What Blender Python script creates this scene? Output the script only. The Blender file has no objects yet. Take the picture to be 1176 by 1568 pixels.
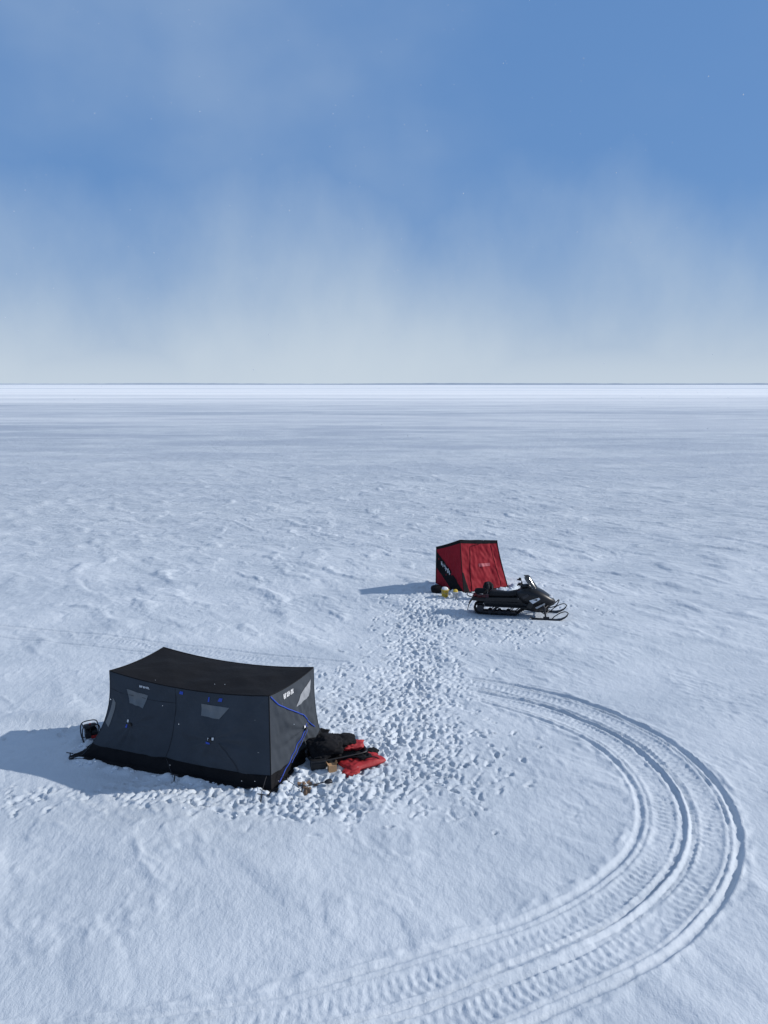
import bpy, math, random
import numpy as np
from mathutils import Vector, Matrix, noise as mnoise
random.seed(7); rng=np.random.default_rng(11)
scene=bpy.context.scene
scene.view_settings.view_transform='Standard'
scene.view_settings.look='None'
scene.view_settings.exposure=0

# ------------------------------------------------------------ noise helpers
def _g(ix,iy,seed):
    h=(ix*374761393+iy*668265263+seed*144269504)&0xffffffff
    h=((h^(h>>13))*1274126177)&0xffffffff
    h=h^(h>>16)
    a=(h&0xffff)/65536.0*2*np.pi
    return np.cos(a),np.sin(a)
def perlin(x,y,seed=0):
    x=np.asarray(x,float); y=np.asarray(y,float)
    ix=np.floor(x).astype(np.int64); iy=np.floor(y).astype(np.int64)
    fx=x-ix; fy=y-iy
    u=fx*fx*fx*(fx*(fx*6-15)+10); v=fy*fy*fy*(fy*(fy*6-15)+10)
    def d(a,b):
        gx,gy=_g(ix+a,iy+b,seed); return gx*(fx-a)+gy*(fy-b)
    n0=d(0,0)*(1-u)+d(1,0)*u; n1=d(0,1)*(1-u)+d(1,1)*u
    return (n0*(1-v)+n1*v)*1.5
def sstep(a,b,x):
    t=np.clip((x-a)/(b-a),0,1); return t*t*(3-2*t)

# ------------------------------------------------------------ materials
def mat(name,col,rough=.6,metal=0.,var=.12,vscale=8.,bump=.0,bscale=60.,alpha=None,spec=.5,sheen=0):
    m=bpy.data.materials.new(name); m.use_nodes=True
    nt=m.node_tree; b=nt.nodes['Principled BSDF']
    tc=nt.nodes.new('ShaderNodeTexCoord')
    n=nt.nodes.new('ShaderNodeTexNoise'); n.inputs['Scale'].default_value=vscale; n.inputs['Detail'].default_value=4
    nt.links.new(tc.outputs['Object'],n.inputs['Vector'])
    mx=nt.nodes.new('ShaderNodeMix'); mx.data_type='RGBA'
    mx.inputs[6].default_value=(*[c*(1-var) for c in col],1)
    mx.inputs[7].default_value=(*[min(1,c*(1+var)) for c in col],1)
    nt.links.new(n.outputs['Fac'],mx.inputs[0]); nt.links.new(mx.outputs[2],b.inputs['Base Color'])
    b.inputs['Roughness'].default_value=rough; b.inputs['Metallic'].default_value=metal
    b.inputs['Specular IOR Level'].default_value=spec
    if bump>0:
        n2=nt.nodes.new('ShaderNodeTexNoise'); n2.inputs['Scale'].default_value=bscale; n2.inputs['Detail'].default_value=3
        nt.links.new(tc.outputs['Object'],n2.inputs['Vector'])
        bp=nt.nodes.new('ShaderNodeBump'); bp.inputs['Strength'].default_value=bump; bp.inputs['Distance'].default_value=.02
        nt.links.new(n2.outputs['Fac'],bp.inputs['Height']); nt.links.new(bp.outputs['Normal'],b.inputs['Normal'])
    if alpha is not None: b.inputs['Alpha'].default_value=alpha
    return m
M_grey=mat('tent_grey_fabric',(.045,.053,.065),.85,bump=.6,bscale=5,var=.28,vscale=1.6,spec=.2)
M_blackf=mat('black_fabric',(.009,.009,.011),.9,bump=.4,bscale=12,var=.35,vscale=4,spec=.2)
M_window=mat('window_vinyl',(.12,.13,.14),.4,var=.25,vscale=6)
M_windowL=mat('window_vinyl_light',(.28,.29,.31),.4,var=.3,vscale=9)
M_white=mat('white_print',(.70,.70,.71),.5)
M_blue=mat('blue_webbing',(.015,.06,.40),.6)
M_red=mat('red_fabric',(.27,.008,.018),.75,bump=.5,bscale=6,var=.2,vscale=2.5,spec=.25)
M_redl=mat('faded_red_print',(.42,.08,.10),.6)
M_rubber=mat('black_rubber',(.016,.016,.018),.8,bump=.3,spec=.3)
M_plastic=mat('black_plastic',(.013,.013,.015),.45,var=.25,spec=.35)
M_panel=mat('dark_body_panel',(.011,.011,.013),.38,var=.1,spec=.35)
M_metal=mat('brushed_metal',(.35,.36,.38),.35,metal=.9)
M_dmetal=mat('dark_metal',(.04,.04,.045),.5,metal=.6)
M_seat=mat('seat_vinyl',(.013,.013,.015),.65,bump=.2,spec=.25)
M_glass=mat('tinted_windshield',(.03,.035,.04),.1,alpha=.75)
M_lens=mat('lamp_lens',(.6,.62,.65),.1)
M_card=mat('cardboard',(.42,.25,.13),.85,var=.2)
M_yellow=mat('yellow_plastic',(.65,.45,.05),.5)
M_redp=mat('red_paint',(.40,.02,.02),.4)
M_redj=mat('red_nylon',(.34,.012,.016),.65,bump=.4,bscale=14,var=.3,vscale=5)
M_brown=mat('brown_slush',(.22,.14,.09),.8,var=.4,vscale=20)
M_rope=mat('dark_rope',(.03,.03,.035),.8)
M_chunk=mat('snow_lumps',(.67,.715,.775),.8,var=.05)

# ------------------------------------------------------------ mesh helpers
def mk(name,v,f,m,parent=None,smooth=False,bevel=0,seg=2):
    me=bpy.data.meshes.new(name); me.from_pydata([tuple(p) for p in v],[],[tuple(q) for q in f]); me.update()
    if smooth:
        for p in me.polygons: p.use_smooth=True
    if m: me.materials.append(m)
    o=bpy.data.objects.new(name,me); scene.collection.objects.link(o)
    if parent: o.parent=parent
    if bevel:
        b=o.modifiers.new('bevel','BEVEL'); b.width=bevel; b.segments=seg; b.limit_method='ANGLE'
    return o
def empty(name,loc=(0,0,0),rz=0,s=1):
    e=bpy.data.objects.new(name,None); e.location=loc; e.rotation_euler=(0,0,rz); e.scale=(s,s,s)
    scene.collection.objects.link(e); return e
def box(c,s,rot=None):
    v=[]
    for x in(-.5,.5):
        for y in(-.5,.5):
            for z in(-.5,.5):
                p=Vector((x*s[0],y*s[1],z*s[2]))
                if rot: p=rot@p
                v.append(p+Vector(c))
    return v,[(0,1,3,2),(4,6,7,5),(0,4,5,1),(2,3,7,6),(0,2,6,4),(1,5,7,3)]
def tube(pts,r,n=8,closed=False):
    pts=[Vector(p) for p in pts]; V=[];F=[]; N=len(pts)
    up=None
    for i,p in enumerate(pts):
        if closed: t=(pts[(i+1)%N]-pts[i-1])
        else: t=pts[min(i+1,N-1)]-pts[max(i-1,0)]
        t.normalize()
        if up is None:
            up=Vector((0,0,1)) if abs(t.z)<.9 else Vector((1,0,0))
        a=t.cross(up); 
        if a.length<1e-4: a=t.orthogonal()
        a.normalize(); b=a.cross(t).normalized(); up=b
        rr=r[i] if isinstance(r,(list,tuple)) else r
        for k in range(n):
            an=2*math.pi*k/n; V.append(p+a*math.cos(an)*rr+b*math.sin(an)*rr)
    for i in range(N if closed else N-1):
        for k in range(n):
            a0=i*n+k; a1=i*n+(k+1)%n; b0=((i+1)%N)*n+k; b1=((i+1)%N)*n+(k+1)%n
            F.append((a0,a1,b1,b0))
    if not closed:
        F.append(tuple(range(n))[::-1]); F.append(tuple((N-1)*n+k for k in range(n)))
    return V,F
def cyl(a,b,r,n=20): return tube([a,b],r,n)
def join(*parts):
    V=[];F=[]
    for v,f in parts:
        o=len(V); V+=list(v); F+=[tuple(i+o for i in q) for q in f]
    return V,F
def loft(secs,cap=True):
    n=len(secs[0]); V=[p for s in secs for p in s]; F=[]
    for i in range(len(secs)-1):
        for k in range(n):
            F.append((i*n+k,i*n+(k+1)%n,(i+1)*n+(k+1)%n,(i+1)*n+k))
    if cap:
        F.append(tuple(range(n))[::-1]); F.append(tuple((len(secs)-1)*n+k for k in range(n)))
    return V,F
def smoothpts(pts,sub=6):
    pts=[Vector(p) for p in pts]; out=[]
    for i in range(len(pts)-1):
        p0=pts[max(i-1,0)];p1=pts[i];p2=pts[i+1];p3=pts[min(i+2,len(pts)-1)]
        for k in range(sub):
            t=k/sub
            out.append(.5*((2*p1)+(p2-p0)*t+(2*p0-5*p1+4*p2-p3)*t*t+(3*p1-p0-3*p2+p3)*t**3))
    out.append(pts[-1]); return out
def blob(c,s,seed,amp=.12,freq=2.2,box_=.7,sub=4,crease=.06):
    import bmesh
    bm=bmesh.new(); bmesh.ops.create_icosphere(bm,subdivisions=sub,radius=1)
    off=Vector((seed*3.1,seed*1.7,seed*.9)); V=[]
    for v in bm.verts:
        p=v.co.copy()
        q=Vector([math.copysign(abs(a)**box_,a) for a in p])
        n=mnoise.noise(p*freq+off)*amp+ (1-abs(mnoise.noise(p*freq*2.3+off)))*crease*1.5+mnoise.noise(p*9+off)*crease*.5
        q=q*(1+n)
        q=Vector((q.x*s[0],q.y*s[1],max(q.z,-.9)*s[2]))
        V.append(q+Vector(c))
    F=[tuple(v.index for v in f.verts) for f in bm.faces]; bm.free()
    return V,F

# ------------------------------------------------------------ sites (metres, world)
TB=[Vector((-7.00,17.42)),Vector((-2.38,15.82)),Vector((-1.48,18.43)),Vector((-6.10,20.03))]  # grey tent base
TT=[Vector((-6.30,17.64)),Vector((-2.43,16.14)),Vector((-1.64,17.86)),Vector((-5.51,19.30))]  # grey tent top
RB=[Vector((2.20,33.1)),Vector((3.25,31.6)),Vector((5.22,32.7)),Vector((4.2,34.25))]

track=[(-40,34),(-26,30.2),(-13.32,26.87),(-10.55,26.14),(-7.42,25.19),(-1.75,23.35),(1.92,22.11),(3.65,21.13),(4.96,19.79),(5.85,18.24),
 (6.25,16.46),(6.03,14.84),(5.31,13.29),(4.29,12.1),(3.03,11.16),(1.62,10.4),(.1,9.75),(-1.62,9.2),(-5,8.5),(-11,7.8)]
trk=np.array([(p.x,p.y) for p in smoothpts([(a,b,0) for a,b in track],10)])

# ------------------------------------------------------------ ground grid
def axis_x():
    c=list(np.arange(-9,9.001,.036)); x=9;r=[]
    while x<13000:
        s=.036+.012*(x-9) if x<32 else .31+.06*(x-32)
        x+=s; r.append(x)
    return np.array([-v for v in r[::-1]]+c+r)
def axis_y():
    y=8.8;o=[]
    while y<13000:
        s=.030 if y<14 else (.030+.014*(y-14)/12 if y<26 else min(.044*(y/26)**2,.022*y)); o.append(y); y+=s
    back=[];yy=8.8;s=.06
    while yy>-3000:
        yy-=s; s*=1.14; back.append(yy)
    return np.array(back[::-1]+o)
xs=axis_x(); ys=axis_y()
X,Y=np.meshgrid(xs,ys)
sx=np.gradient(xs)[None,:]; sy=np.gradient(ys)[:,None]
def wgt(lx,ly): # fade a layer where the mesh is too coarse
    return np.clip(1.6-sx*3.2/lx,0,1)*np.clip(1.6-sy*3.2/ly,0,1)
Z=perlin(X/7,Y/5,1)*.09*wgt(7,5)+perlin(X/2.6,Y/2.2,2)*.030*wgt(2.6,2.2)+perlin(X/1.1,Y/.9,12)*.010*wgt(1.1,.9)
wa=math.radians(128); A=X*math.cos(wa)+Y*math.sin(wa); B=-X*math.sin(wa)+Y*math.cos(wa)
wx=(perlin(X/2.2,Y/2.2,3)*.45+perlin(X/.5,Y/.5,33)*.12)*wgt(1.3,1.3); wy=(perlin(X/2.2+9,Y/2.2,4)*.30+perlin(X/.5,Y/.5,34)*.10)*wgt(1.3,1.3)
patch=sstep(-.15,.45,perlin(X/3.2,Y/3.2,5)+.4*perlin(X/1.2,Y/1.2,6))
patch2=sstep(-.15,.45,perlin(X/4+20,Y/3.2,7)+.3*perlin(X/1.5,Y/1.5,17))
patch3=sstep(-.1,.5,perlin(X/2.5+40,Y/2.5,18))
def scarp(n,k=.12): # wind-cut edge: steep on one side, feathering on the other
    t=np.clip(n/k,0,None); return (1-np.exp(-t*t*3))*np.exp(-t*.45)
s1=scarp(perlin((A+wx)/1.0,(B+wy)/.42,8)-.14,.2)
s2=np.clip(perlin((A+wx*.6)/.42,(B+wy*.6)/.2,9)-.05,0,1)
s3=scarp(perlin((A+wx)/1.5+5,(B+wy)/.6,15)-.2,.3)
wb2=math.radians(75); A2=X*math.cos(wb2)+Y*math.sin(wb2); B2=-X*math.sin(wb2)+Y*math.cos(wb2)
s6=scarp(perlin((A2+wx)/.8+7,(B2+wy)/.36,19)-.22,.22)
s7=scarp(perlin((A2+wx)/2.0+3,(B2+wy)/.9,29)-.2,.4)
tramp=np.zeros_like(Z)
Z+=(s1*.018*patch+s3*.028*patch2+s6*.012*patch3+s7*.026*patch3*(1-.5*patch2))*wgt(.8,.8)+s2*.028*(.14+.95*patch)*wgt(.35,.35)
Z+=(perlin(X/.19,Y/.19,10)*.004+perlin(X/.33,Y/.28,11)*.007)*(.3+patch2)*wgt(.25,.25)
s4=np.clip(perlin(A/3.2+3,B/1.1,21)-.2,0,1); Z+=s4*.08*wgt(2,2)
s5=np.clip(perlin((A+wx*2)/2.2+3,(B+wy*2)/.9,22)-.20,0,1)*sstep(20,32,Y); Z+=s5*.14*wgt(1.5,1.2)
s8=scarp(perlin((A+wx*2)/3.4,(B+wy*2)/1.3,23)-.18,.3)*sstep(22,36,Y); Z+=s8*.055*wgt(1.8,1.8)

def win(x0,x1,y0,y1):
    i0,i1=np.searchsorted(xs,[x0,x1]); j0,j1=np.searchsorted(ys,[y0,y1])
    return slice(j0,j1+1),slice(i0,i1+1)

# ---- trampled snow and footprints
zones=[ # x,y,rx,ry,count
 (.05,18.3,.95,1.2,520),(-.35,16.4,1.0,.65,320),(.75,20.6,.7,1.2,330),(1.05,23.0,.62,1.4,300),(1.15,26.2,.62,1.8,370),
 (1.6,29.0,.8,1.1,300),(3.0,28.4,1.1,.7,150),(4.6,26.6,.6,.6,75),(1.7,31.6,.7,.8,130),(3.2,30.6,1.1,.5,120),(5.9,33.3,.7,.6,40),
 (-2.5,15.35,.9,.28,140),(-4.3,15.75,1.4,.28,110),(-7.6,15.5,.5,.3,34),(-1.6,15.5,.6,.4,130),(-1.1,21.2,.9,1.4,130),
 (1.6,17.2,.5,.9,70),(-8.0,18.6,.5,.5,14),(6.2,30.0,1.3,.9,40),(-2.6,20.5,1.1,.8,60),(.8,19,1.5,2.0,120),(-1,15.4,1.6,.5,60)]
prints=[]
def ontrack(x,y):
    return np.min((trk[90:,0]-x)**2+(trk[90:,1]-y)**2)<1.25**2
for x,y,rx,ry,n in zones:
    for i in range(n):
        gx,gy=rng.normal(x,rx),rng.normal(y,ry)
        prints.append((gx,gy,rng.uniform(0,math.pi) if rng.random()<.4 else rng.normal(1.35,.45),rng.uniform(.010,.050),rng.uniform(.6,1.1),rng.choice([1,1,1,1.3,1.7,2.3])))
def walk(p,off=.11,step=.62):
    pts=smoothpts([(a,b,0) for a,b in p],20); d=0;sd=1
    for a,b in zip(pts,pts[1:]):
        d+=(b-a).length
        if d>step:
            d=0;t=(b-a).normalized(); q=b+Vector((-t.y,t.x,0))*off*sd; sd=-sd
            prints.append((q.x+rng.normal(0,.03),q.y+rng.normal(0,.03),math.atan2(t.y,t.x),rng.uniform(.035,.05),1.05,1))
walk([(.8,17.5),(1.6,16.0),(2.3,16.0),(3.0,16.9),(2.8,17.6)])
walk([(-.6,17),(1,20),(1.0,24),(1.3,28),(2.6,31)]); walk([(-.3,17),(.6,21),(1.4,25),(1.2,28.5),(2.0,31)])
walk([(1,24),(.2,26),(-.4,27.5)]); walk([(4.8,26.3),(3.2,27.4),(1.4,26.5)]); walk([(6.8,28),(5.6,26.9),(4.2,26.4)])
def inside(px,py,Q,m=0):
    for i in range(4):
        a=Q[i];b=Q[(i+1)%4]; e=b-a; n=Vector((e.y,-e.x)).normalized()
        if (px-a.x)*n.x+(py-a.y)*n.y>m: return False
    return True
prints=[p for p in prints if not (p[0]>2.6 and ontrack(p[0],p[1]))]
for (gx,gy,an,dp,sc,el_) in prints:
    if inside(gx,gy,TB,.05) or inside(gx,gy,RB,.05): continue
    R=.3+.1*(el_-1); w=win(gx-R,gx+R,gy-R,gy+R)
    dx=X[w]-gx;dy=Y[w]-gy
    c,s_=math.cos(an),math.sin(an)
    aa=(dx*c+dy*s_); bb=(-dx*s_+dy*c)+(el_-1)*.9*aa*aa
    a=aa/(.120*sc*(.5+.5*el_)); b=bb/(.056*sc)
    r=np.sqrt(a*a+b*b)+.32*perlin(dx*8+gx*7,dy*8+gy*7,3)
    k=-dp*(1-sstep(.45,1.15,r))+dp*.34*np.exp(-((r-1.45)/.3)**2)*np.clip(.5+2.2*perlin(dx*10+gx*3,dy*10,5),0,2.4)
    q=Z[w]; Z[w]=np.clip(q+k,-.10,None)
    tramp[w]=np.maximum(tramp[w],np.exp(-(r/2.6)**2))
Z+=tramp*(perlin(X/.4,Y/.35,59)*.014+perlin(X/.23,Y/.23,60)*.013+perlin(X/.13,Y/.13,61)*.013+perlin(X/.08,Y/.08,62)*.008)

# ---- snowmobile tracks
best=np.full(Z.shape,1e9); LAT=np.zeros_like(Z); S=np.zeros_like(Z); acc=0
for k in range(len(trk)-1):
    a=trk[k];b=trk[k+1];d=b-a;L=np.hypot(*d);d=d/L;R=1.9
    w=win(min(a[0],b[0])-R,max(a[0],b[0])+R,min(a[1],b[1])-R,max(a[1],b[1])+R)
    px=X[w]-a[0];py=Y[w]-a[1]; t=np.clip(px*d[0]+py*d[1],0,L)
    dd=np.hypot(px-t*d[0],py-t*d[1]); lat=d[0]*py-d[1]*px
    bm_=best[w];m=dd<bm_
    bm_[m]=dd[m];best[w]=bm_
    q=LAT[w];q[m]=(np.sign(lat)*dd)[m];LAT[w]=q
    q=S[w];q[m]=(acc+t)[m];S[w]=q
    acc+=L
inn=best<1.85
s=S[inn];l=LAT[inn]; xi=X[inn]; yi=Y[inn]
start=0
for k in range(len(trk)-1):
    if trk[k][0]>0.3 and trk[k][1]>20: break
    start+=np.hypot(*(trk[k+1]-trk[k]))
dbl=sstep(start-1,start+5,s)
def gro(l,c,w,d,rim):
    u=(l-c)/w; return -d*np.exp(-u**4)+rim*np.exp(-((np.abs(u)-1.55)/.45)**2)
def onepass(l,s,c,st,seed,k):
    cc=c+.10*perlin(s/3.5,s*0+seed,seed)
    br=np.clip(.75+.9*perlin(s/.5,l/.35,seed+1)+.6*perlin(s/.16,l/.14,seed+2),0,2.0)
    dp=1.+.5*perlin(s/1.8,s*0+seed,seed+9)
    h=gro(l,cc-st,.062,.038*dp,.024*br)+gro(l,cc+st,.066,.042*dp,.028*br)
    h+=gro(l,cc-st+.17,.03,.014*dp,.010*br)+gro(l,cc+st-.17,.03,.014*dp,.010*br)
    belt=np.exp(-((l-cc)/.24)**6)
    lug=np.sin(2*np.pi*(s+.25*np.abs(l-cc))/.155+1.1*perlin(s/.8,l/.4,seed+3))
    cr=np.cos(2*np.pi*(l-cc)/.16)
    fade=np.clip(.8+1.1*perlin(s/1.3,l/.5,seed+4),.15,1.2)
    h+=belt*(-.024+.016*lug*(.6+.4*cr)*fade+.009*perlin(s/.12,l/.10,seed+5))
    h+=.014*np.exp(-((np.abs(l-cc)-.28)/.045)**2)*br
    return h*k
h=onepass(l,s,.40*dbl,.50,31,.55+.45*dbl)+dbl*onepass(l,s,-.40,.50,41,.85)
h+=dbl*.026*np.exp(-((np.abs(l)-1.08)/.10)**2)*np.clip(.7+1.4*perlin(s/.33,l/.2,51),0,2)
h+=(.3+.7*dbl)*(.008*perlin(s/.12,l/.12,52)+.008*perlin(s/.3,l/.16,53))*np.exp(-(l/1.15)**8)
tm=1-.8*np.clip(tramp[inn]*1.3,0,1)*(xi<2.6)
flat=np.exp(-(l/1.12)**8)*(.25+.6*dbl)*tm
zz=Z[inn]; base=perlin(xi/7,yi/5,1)*.09+perlin(xi/2.6,yi/2.2,2)*.030
Z[inn]=zz*(1-flat)+base*flat+h*tm

# ---- banked snow round the shelters, kept low under them
def polyd(Q):
    d=np.full(Z.shape,-1e9)
    for i in range(4):
        a=Q[i];b=Q[(i+1)%4]; e=b-a; n=Vector((e.y,-e.x)).normalized()
        d=np.maximum(d,(X-a.x)*n.x+(Y-a.y)*n.y)
    return d
dT=polyd(TB); dR=polyd(RB)
near=(dT<3)
Z+=np.where(near,.07*np.exp(-((dT-.22)/.16)**2)*np.clip(.5+1.6*perlin(X/.35,Y/.35,71),0,2),0)
Z=np.where(dT<.1,np.minimum(Z,-.01),Z)
Z+=np.where(dR<3,.13*np.exp(-((dR-.2)/.2)**2)*np.clip(.8+1.3*perlin(X/.4,Y/.4,72),0,2),0)
Z=np.where(dR<.0,np.minimum(Z,0),Z)
Z+=.16*np.exp(-(((X+8.9)-(Y-19.7)*1.5)/1.2)**2-((Y-19.7)/.35)**2)   # drift left of the grey tent
# snowmobile stands on a packed, level pad
hd=math.atan2(28.55-29.15,6.7-3.23)
pu=(X-5.05)*math.cos(hd)+(Y-28.95)*math.sin(hd); pv=-(X-5.05)*math.sin(hd)+(Y-28.95)*math.cos(hd)
pad=np.exp(-(pu/2.0)**6-(pv/.8)**6); Z=Z*(1-pad)+pad*(np.clip(Z,-.03,.012))
ny,nx=Z.shape
co=np.stack([X,Y,Z],-1).reshape(-1,3).astype(np.float32)
idx=np.arange(nx*ny).reshape(ny,nx)
quads=np.stack([idx[:-1,:-1],idx[:-1,1:],idx[1:,1:],idx[1:,:-1]],-1).reshape(-1)
me=bpy.data.meshes.new('snow_ground')
me.vertices.add(nx*ny); me.vertices.foreach_set('co',co.ravel())
nf=len(quads)//4
me.loops.add(nf*4); me.loops.foreach_set('vertex_index',quads.astype(np.int32))
me.polygons.add(nf); me.polygons.foreach_set('loop_start',np.arange(0,nf*4,4,dtype=np.int32))
me.polygons.foreach_set('use_smooth',np.ones(nf,dtype=bool))
me.update(calc_edges=True)
ground=bpy.data.objects.new('snow_ground',me); scene.collection.objects.link(ground)
def gz(x,y):
    i=min(max(np.searchsorted(xs,x),0),nx-1); j=min(max(np.searchsorted(ys,y),0),ny-1); return float(Z[j,i])

# snow material
m=bpy.data.materials.new('snow'); m.use_nodes=True; nt=m.node_tree; N=nt.nodes; Lk=nt.links
b=N['Principled BSDF']; b.inputs['Roughness'].default_value=.7; b.inputs['Specular IOR Level'].default_value=.25
geo=N.new('ShaderNodeNewGeometry')
def mapn(scale,rot=0):
    mp=N.new('ShaderNodeMapping'); mp.inputs['Scale'].default_value=scale; mp.inputs['Rotation'].default_value=(0,0,rot)
    Lk.new(geo.outputs['Position'],mp.inputs['Vector']); return mp
def noi(mp,scale,detail=4,rough=.5):
    n=N.new('ShaderNodeTexNoise'); n.inputs['Scale'].default_value=scale; n.inputs['Detail'].default_value=detail; n.inputs['Roughness'].default_value=rough
    Lk.new(mp.outputs[0],n.inputs['Vector']); return n
def mrange(src,a,b_,c,d,smooth=True):
    r=N.new('ShaderNodeMapRange'); r.interpolation_type='SMOOTHSTEP' if smooth else 'LINEAR'
    r.inputs['From Min'].default_value=a;r.inputs['From Max'].default_value=b_;r.inputs['To Min'].default_value=c;r.inputs['To Max'].default_value=d
    Lk.new(src,r.inputs['Value']); return r
def mathn(op,a,b2):
    n=N.new('ShaderNodeMath'); n.operation=op
    for i,v in enumerate((a,b2)):
        if isinstance(v,(int,float)): n.inputs[i].default_value=v
        else: Lk.new(v,n.inputs[i])
    return n.outputs[0]
def mixc(f,a,b2):
    n=N.new('ShaderNodeMix'); n.data_type='RGBA'
    Lk.new(f,n.inputs[0])
    for i,v in ((6,a),(7,b2)):
        if isinstance(v,tuple): n.inputs[i].default_value=(*v,1)
        else: Lk.new(v,n.inputs[i])
    return n.outputs[2]
n1=noi(mapn((.22,.35,1),.4),1,5,.6)
n2=noi(mapn((.030,.085,1),.1),1,5,.62)
n3=noi(mapn((.0015,.009,1)),1,5,.62)
sep=N.new('ShaderNodeSeparateXYZ'); Lk.new(geo.outputs['Position'],sep.inputs[0])
packed=(.525,.575,.635); fresh=(.62,.663,.715); sunlit_far=(.95,.96,.97); glaze_shade=(.40,.455,.54)
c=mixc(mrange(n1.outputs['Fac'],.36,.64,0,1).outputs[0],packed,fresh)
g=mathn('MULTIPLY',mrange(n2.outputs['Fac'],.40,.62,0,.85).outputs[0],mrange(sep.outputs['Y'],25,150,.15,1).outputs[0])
c=mixc(g,c,glaze_shade)  # glazed patches, stronger with distance: cloud shade put into the colour
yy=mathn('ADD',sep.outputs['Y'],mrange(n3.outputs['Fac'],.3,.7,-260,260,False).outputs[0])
c=mixc(mrange(yy,130,680,0,1,False).outputs[0],c,sunlit_far)  # far band brightened: sunlight beyond the cloud shade, painted into the colour
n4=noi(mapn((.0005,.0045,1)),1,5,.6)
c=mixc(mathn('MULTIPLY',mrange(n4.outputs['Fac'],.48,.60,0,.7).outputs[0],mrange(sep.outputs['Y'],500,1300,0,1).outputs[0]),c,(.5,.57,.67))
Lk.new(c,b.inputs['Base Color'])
f1=noi(mapn((6,3.5,6),.9),1,5,.65); f2=noi(mapn((38,38,38)),1,2,.6); f3=noi(mapn((.8,1.9,1),.35),1,5,.70)
far=mrange(sep.outputs['Y'],20,55,0,1)
hh=mathn('ADD',mathn('MULTIPLY',f1.outputs['Fac'],.036),mathn('MULTIPLY',f2.outputs['Fac'],.005))
hh=mathn('ADD',hh,mathn('MULTIPLY',mathn('MULTIPLY',f3.outputs['Fac'],far.outputs[0]),.34))
bp=N.new('ShaderNodeBump'); bp.inputs['Strength'].default_value=.8; bp.inputs['Distance'].default_value=1.
Lk.new(hh,bp.inputs['Height']); Lk.new(bp.outputs['Normal'],b.inputs['Normal'])
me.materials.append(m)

# ------------------------------------------------------------ scattered snow lumps
import bmesh
bm=bmesh.new(); bmesh.ops.create_icosphere(bm,subdivisions=2,radius=1); IV=[v.co.copy() for v in bm.verts]; IF=[tuple(v.index for v in f.verts) for f in bm.faces]; bm.free()
V=[];F=[]
def lump(x,y,r):
    o=len(V); z=gz(x,y); rz=random.uniform(0,6); off=Vector((x,y,0))*7
    sc=(random.uniform(.7,1.4),random.uniform(.7,1.2),random.uniform(.5,.8))
    for p in IV:
        k=r*(1+.5*mnoise.noise(p*1.4+off)); qx,qy=p.x*sc[0]*k,p.y*sc[1]*k
        V.append((x+qx*math.cos(rz)-qy*math.sin(rz),y+qx*math.sin(rz)+qy*math.cos(rz),z+p.z*sc[2]*k))
    F.extend([tuple(i+o for i in q) for q in IF])
for i in range(400):
    p=prints[random.randrange(len(prints))]
    x,y=p[0]+random.gauss(0,.2),p[1]+random.gauss(0,.2)
    if inside(x,y,TB,.1) or inside(x,y,RB,.1): continue
    lump(x,y,random.uniform(.010,.028))
for Q,n in ((TB,110),(RB,140)):
    for i in range(n):
        k=random.randrange(4);t=random.random();a=Q[k].lerp(Q[(k+1)%4],t);e=(Q[(k+1)%4]-Q[k]).normalized();q=a+Vector((e.y,-e.x))*random.uniform(.12,.45)
        lump(q.x,q.y,random.uniform(.02,.06))
mk('snow_chunks',V,F,M_chunk,None,True)

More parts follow.
